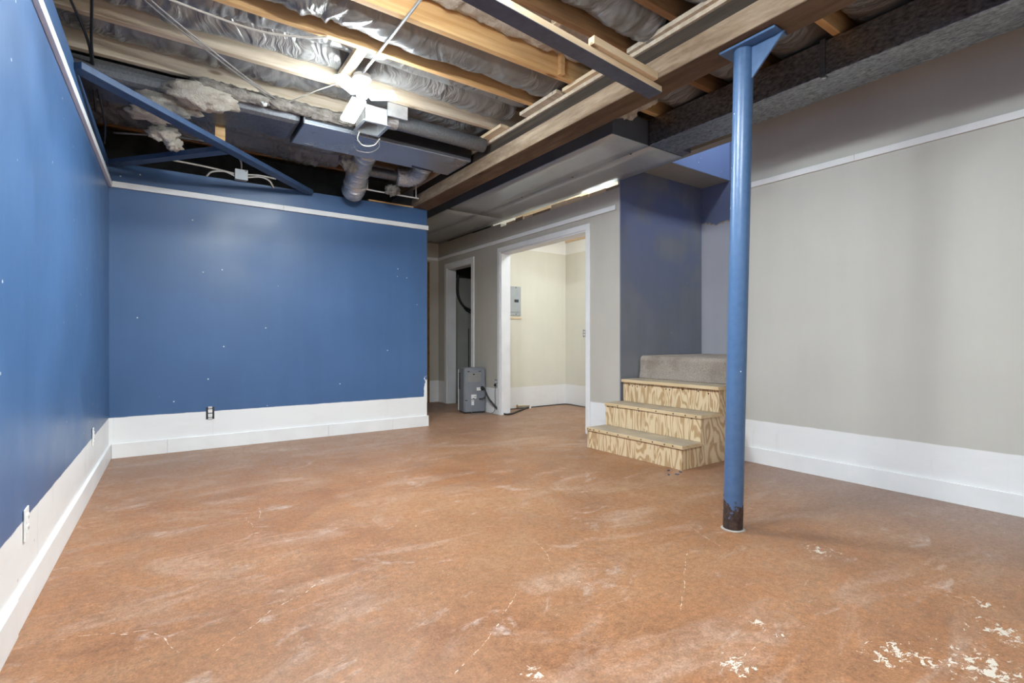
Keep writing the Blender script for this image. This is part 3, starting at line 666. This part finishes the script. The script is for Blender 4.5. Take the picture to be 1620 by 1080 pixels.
# ------------------------------------------------------------------ lamps
def lamp(x, y, glowm, label, ang, group=None):
    e = empty('ceiling_lamp', (x, y, 2.84), label=label, cat='lamp')
    obj(G().cyl((x,y,2.842),(x,y,2.815),.058,24).tube([(x,y,2.815),(x,y,2.795)],[.065,.045],24), 'lampholder', m_bright, e, smooth='auto')
    obj(G().tube([(x,y,2.795),(x,y,2.75),(x,y,2.735)],[.028,.024,.034],18), 'socket', m_bright, e, smooth='auto')
    obj(G().tube([(x,y,2.735),(x,y,2.715),(x,y,2.69),(x,y,2.682)],[.036,.04,.036,.02],18), 'hub', m_bright, e, smooth='auto')
    for a, l, dz in ang:
        d = Vector((math.cos(a), math.sin(a), dz)).normalized(); c0 = Vector((x,y,2.705))
        up = Vector((0,0,1)) - d*d.z; up.normalize()
        pn = obj(G().bar(c0 + d*.045 + up*.0075, c0 + d*l + up*.0075, .104, .007), 'light_panel', m_bright, e, bevel=.002)
        df = obj(G().bar(c0 + d*.047 - up*.0045, c0 + d*(l-.003) - up*.0045, .100, .0165), 'diffuser', glowm, pn, bevel=.004)
    return e
lamp(1.15, 3.47, m_glow1, 'bare three-panel white lamp glowing under the joists', [(math.radians(216), .26, .04), (math.radians(97), .26, -.40), (math.radians(-38), .23, -.02)])
lamp(.90, 1.845, m_glow2, 'three-panel lamp overhead between camera and visible lamp', [(math.radians(30), .24, .1), (math.radians(150), .24, .1), (math.radians(270), .24, .1)])
lamp(.75, .40, m_glow2, 'three-panel lamp overhead nearest the camera', [(math.radians(30), .24, .1), (math.radians(150), .24, .1), (math.radians(270), .24, .1)])
lamp(4.6, 4.6, m_glow3, 'three-panel lamp inside the utility room', [(math.radians(30), .24, .1), (math.radians(150), .24, .1), (math.radians(270), .24, .1)])
obj(G().tube([(1.148,2.0,2.828),(1.142,2.7,2.828),(1.135,3.40,2.828)], .009, 10), 'conduit_run', m_conduit, smooth='auto', label='straight grey conduit running under the joists to the lamp', cat='conduit')

# cables under the joists
def cable(pts, r, mat, label, n=8): obj(G().tube(spline(pts, n), r, 8), 'cable', mat, smooth=True, label=label, cat='cable')
cable([(-.5,3.20,2.84),(.047,3.253,2.822),(.444,3.275,2.815),(.70,3.20,2.82),(.83,3.14,2.836)], .006, m_wire_w, 'pale cable sagging beneath the insulation left of the lamp')
cable([(-.10,3.20,2.838),(-.06,3.30,2.80),(.363,3.781,2.80),(.60,4.02,2.80),(.737,4.166,2.80),(.95,4.12,2.79),(1.12,4.10,2.78)], .006, m_wire_g, 'dark cable slanting across two joists toward the lamp')
cable([(-.08,3.18,2.838),(-.03,3.29,2.80),(.39,3.765,2.80),(.62,4.0,2.80),(.75,4.12,2.80)], .005, m_wire_g, 'second dark cable running beside the slanting one')
cable([(.76,4.14,2.80),(.84,3.98,2.80),(.93,3.80,2.81),(1.08,3.55,2.825)], .004, m_wire_w, 'thin white cable from the slanting pair up to the lamp')
cable([(-.42,3.40,2.838),(-.386,3.518,2.80),(-.352,3.95,2.79),(-.365,4.33,2.75),(-.37,4.6,2.62)], .0075, m_black, 'thick black cable leaning in along the left wall top')
cable([(-.295,3.35,2.838),(-.295,3.455,2.80),(-.338,3.95,2.79),(-.35,4.30,2.75),(-.33,4.7,2.60),(-.36,5.1,2.56)], .0075, m_black, 'thick black cable hanging straight beside the left wall top')
cable([(-.30,5.05,2.64),(.05,4.95,2.66),(.30,4.92,2.67)], .008, m_wire_g, 'grey cable in the dark corner behind the blue brace')

# ------------------------------------------------------------------ dehumidifier with hose and cord
dh = empty('dehumidifier', (3.58, 6.22, 0), label='grey portable dehumidifier standing by the narrow closet opening', cat='dehumidifier')
a = Vector((3.448,6.113,0)); b = Vector((3.757,6.049,0)); ux = (b-a).normalized(); uy = Vector((-ux.y, ux.x, 0))
def P(u, v, z): q = a + ux*u + uy*v; return (q.x, q.y, z)
Wd, Dp, H = .315, .245, .632
ch = .022
foot = [(ch,0),(Wd-.012,0),(Wd,.012),(Wd,Dp),(0,Dp),(0,ch)]
dbody = obj(G().prism([P(u,v,.022) for u,v in foot], (0,0,H-.022-.02)), 'body', m_plastic_g, dh, bevel=.004)
obj(G().prism([P(u*.97+.005,v*.97+.004,H-.02) for u,v in foot], (0,0,.02)), 'lid', m_plastic_g, dh, bevel=.006)
obj(G().prism([P(u*.94+.01,v*.92+.012,.004) for u,v in foot], (0,0,.018)), 'base', m_plastic_d, dh)
obj(G().prism([P(-.004,Dp+.0005,.02),P(Wd,Dp+.0005,.02),P(Wd,Dp+.022,.02),P(-.004,Dp+.022,.02)], (0,0,H-.05)), 'front_cover', m_bright, dh, bevel=.004)
for k in range(6):
    z = .44 + k*.022; obj(G().hexa([P(.055,-.004,z),P(.245,-.004,z),P(.245,.001,z),P(.055,.001,z),P(.055,-.001,z+.014),P(.245,-.001,z+.014),P(.245,.001,z+.014),P(.055,.001,z+.014)]), 'louvre', m_vent, dbody)
for k in range(9):
    z = .33 + k*.026; obj(G().hexa([P(-.004,Dp-.075,z),P(.001,Dp-.075,z),P(.001,Dp-.01,z),P(-.004,Dp-.01,z),P(-.004,Dp-.075,z+.018),P(.001,Dp-.075,z+.018),P(.001,Dp-.01,z+.018),P(-.004,Dp-.01,z+.018)]), 'side_slat', m_plastic_d, dbody)
def plate(u0, u1, z0, z1, mat, name, th=.002): obj(G().hexa([P(u0,-th,z0),P(u1,-th,z0),P(u1,.0005,z0),P(u0,.0005,z0),P(u0,-th,z1),P(u1,-th,z1),P(u1,.0005,z1),P(u0,.0005,z1)]), name, mat, dh)
plate(.105,.18,.205,.262,m_label,'rating_label'); plate(.108,.145,.115,.19,m_label,'rating_label'); plate(.185,.245,.315,.36,m_label,'rating_label')
plate(.13,.15,.20,.212,m_plastic_d,'print_mark',.003); plate(.15,.172,.228,.236,m_plastic_d,'print_mark',.003); plate(.115,.138,.172,.18,m_plastic_d,'print_mark',.003)
plate(.13,.155,.535,.552,m_plastic_d,'emblem',.006); plate(.05,.08,.578,.588,m_plastic_d,'clip',.006); plate(.215,.245,.578,.588,m_plastic_d,'clip',.006); plate(.015,.05,.178,.19,m_plastic_d,'slot',.003)
o_ = P(.268,0,.345); o2 = P(.268,-.035,.345); obj(G().tube([o_, o2], [.030,.024], 16), 'hose_outlet', m_black, dh, smooth='auto')
obj(G().tube(spline([P(.225,0,.20),P(.235,-.03,.20),P(.285,-.035,.212),P(.30,-.01,.225)]), .007, 8), 'cord_hook', m_black, dh, smooth=True)
for u, v in ((.03,.03),(Wd-.03,.03),(.03,Dp-.03),(Wd-.03,Dp-.03)):
    q = P(u,v,0); obj(G().cyl((q[0],q[1],0),(q[0],q[1],.006),.014,12), 'foot', m_black, dh)
q1 = P(.268,-.036,.345)
cable([q1, P(.275,-.075,.335), (3.80-.07,5.90,.20), (3.83,5.74,.03), (3.92,5.67,.0135), (4.2,5.86,.0135), (4.45,6.03,.013), (4.52,6.06,.013)], .0125, m_black, 'thick black drain hose curving from dehumidifier into the utility room', 10)
cable([(4.05,6.10,.008),(4.5,6.11,.008),(4.95,6.12,.008),(5.29,6.10,.008),(5.295,5.8,.008),(5.295,5.4,.008)], .0065, m_black, 'thin black cord along the foot of the utility room walls', 6)
cable([(3.785,5.832,.385),(3.775,5.832,.30),(3.775,5.83,.14),(3.765,5.85,.03),(3.70,5.93,.006),(3.58,5.98,.006),(3.50,5.98,.006),(3.53,6.02,.010),P(.10,-.012,.02)], .0045, m_wire_g, 'grey power cord from corridor outlet to the dehumidifier', 10)
vf = empty('valve_stub', (4.45,6.08,0), label='small brass valve stub on the utility room floor by the hose end', cat='valve')
m_br = plain('dull_brass', (.42,.30,.16), .45, .6)
obj(G().cyl((4.36,6.125,.035),(4.55,6.06,.035),.010,10), 'pipe', m_br, vf); obj(G().cyl((4.36,6.125,0),(4.36,6.125,.06),.013,10), 'elbow', m_br, vf); obj(G().cyl((4.55,6.06,.0),(4.55,6.06,.055),.015,10), 'handle', m_bright, vf)

# ------------------------------------------------------------------ outlets, panel, closet cable
def outlet(name, c, nrm, label, plate_on=True, scale=1.0, mat=None):
    n_ = Vector(nrm); u = Vector((0,0,1)).cross(n_).normalized(); c = Vector(c); up = Vector((0,0,1))
    e = empty(name, c, label=label, cat='outlet')
    def bx(du, dz, hu, hz, d0, d1, m_, nm, bev=.0015, par=None):
        p = []
        for d in (d0, d1):
            for su, sz in ((-1,-1),(1,-1),(1,1),(-1,1)): p.append(c + u*(du+su*hu)*scale + up*(dz+sz*hz)*scale + n_*d)
        return obj(G().hexa(p), nm, m_, par or e, bevel=bev)
    if plate_on: bx(0,0,.036,.058,.001,.006,mat or m_bright,'cover_plate')
    else:
        bx(0,0,.034,.056,.0005,.002,m_plastic_d,'open_box'); bx(0,.052,.016,.010,.002,.006,m_conduit,'yoke'); bx(0,-.052,.016,.010,.002,.006,m_conduit,'yoke')
    for dz in (.020,-.020):
        rc = bx(0,dz,.017,.0155,.006,.010,m_bright,'receptacle')
        bx(-.006,dz+.003,.0014,.005,.010,.0105,m_plastic_d,'slot',0,rc); bx(.006,dz+.003,.0014,.005,.010,.0105,m_plastic_d,'slot',0,rc)
    return e
outlet('wall_outlet', (.386,YB,.330), (0,-1,0), 'uncovered white duplex outlet on the blue back wall', False)
outlet('wall_outlet', (XL(2.55),2.55,.33), (1,.017,0), 'white covered outlet on the left wall nearest the camera')
outlet('wall_outlet', (XL(4.44),4.44,.355), (1,.017,0), 'white covered outlet on the left wall near the corner')
outlet('wall_outlet', (XC,5.832,.425), (-1,0,0), 'uncovered corridor outlet with a cord plugged in beside the wide doorway', False)
obj(G().box(XC-.034,XC-.011,5.818,5.846,.385,.42), 'power_plug', m_black, bevel=.003, label='black plug in the lower half of the corridor outlet', cat='plug')
outlet('wall_outlet', (5.32,5.70,1.125), (-1,0,0), 'uncovered black and white switch box on the utility room wall', False)
ep = empty('breaker_panel', (4.25,6.14,1.38), label='grey electrical breaker panel on the cream utility room wall', cat='breaker panel')
obj(G().box(4.04,4.425,6.122,6.14,1.385,1.815), 'cover', m_box, ep, bevel=.003)
pdoor = obj(G().box(4.07,4.385,6.114,6.122,1.435,1.765), 'door', m_box, ep, bevel=.004)
obj(G().box(4.30,4.375,6.110,6.114,1.58,1.62), 'latch', m_plastic_d, pdoor)
for z in (1.405,1.80): obj(G().cyl((4.335,6.122,z),(4.335,6.119,z),.008,8), 'screw', m_plastic_d, ep)
obj(G().box(4.0,4.44,6.125,6.14,1.335,1.355), 'ledge', m_pale, ep)
cable([(4.10,7.42,2.65),(4.085,7.42,2.27),(4.06,7.42,1.86),(4.12,7.42,1.66),(4.25,7.42,1.55),(4.45,7.42,1.52),(4.7,7.42,1.60)], .022, m_black, 'thick black cable loop hanging in the dark closet')
cable([(4.13,7.40,1.62),(4.22,7.40,1.52),(4.4,7.40,1.46),(4.6,7.40,1.50)], .008, m_black, 'thin black cable under the thick loop in the closet')
obj(G().tube([(4.287,7.44,0),(4.287,7.44,.6),(4.287,7.44,1.22)], .008, 8), 'closet_pipe', m_plastic_d, smooth='auto', label='thin dark vertical pipe on the closet wall', cat='pipe')
obj(G().box(3.60,3.625,7.57,7.598,0,2.3), 'door_edge_strip', m_brownw, label='narrow brown wood strip on the corridor end wall beside the blue wall', cat='board')

# floor litter
for k, (x, y, a_, lb) in enumerate(((3.23,2.52,.3,'tiny dark chip on floor, leftmost of those before the steps'),(3.27,2.44,1.2,'tiny dark chip on floor, nearest the corner of the steps'),(3.19,2.41,2.0,'tiny dark chip on floor, middle of those before the steps'),(3.13,2.44,.8,'tiny dark chip on floor, farthest forward from the steps'))):
    d = Vector((math.cos(a_), math.sin(a_), 0))*.014
    obj(G().bar(Vector((x,y,.004))-d, Vector((x,y,.004))+d, .012, .007), 'floor_chip', m_navy, bevel=.001, label=lb, cat='chip', group='chips before the steps')
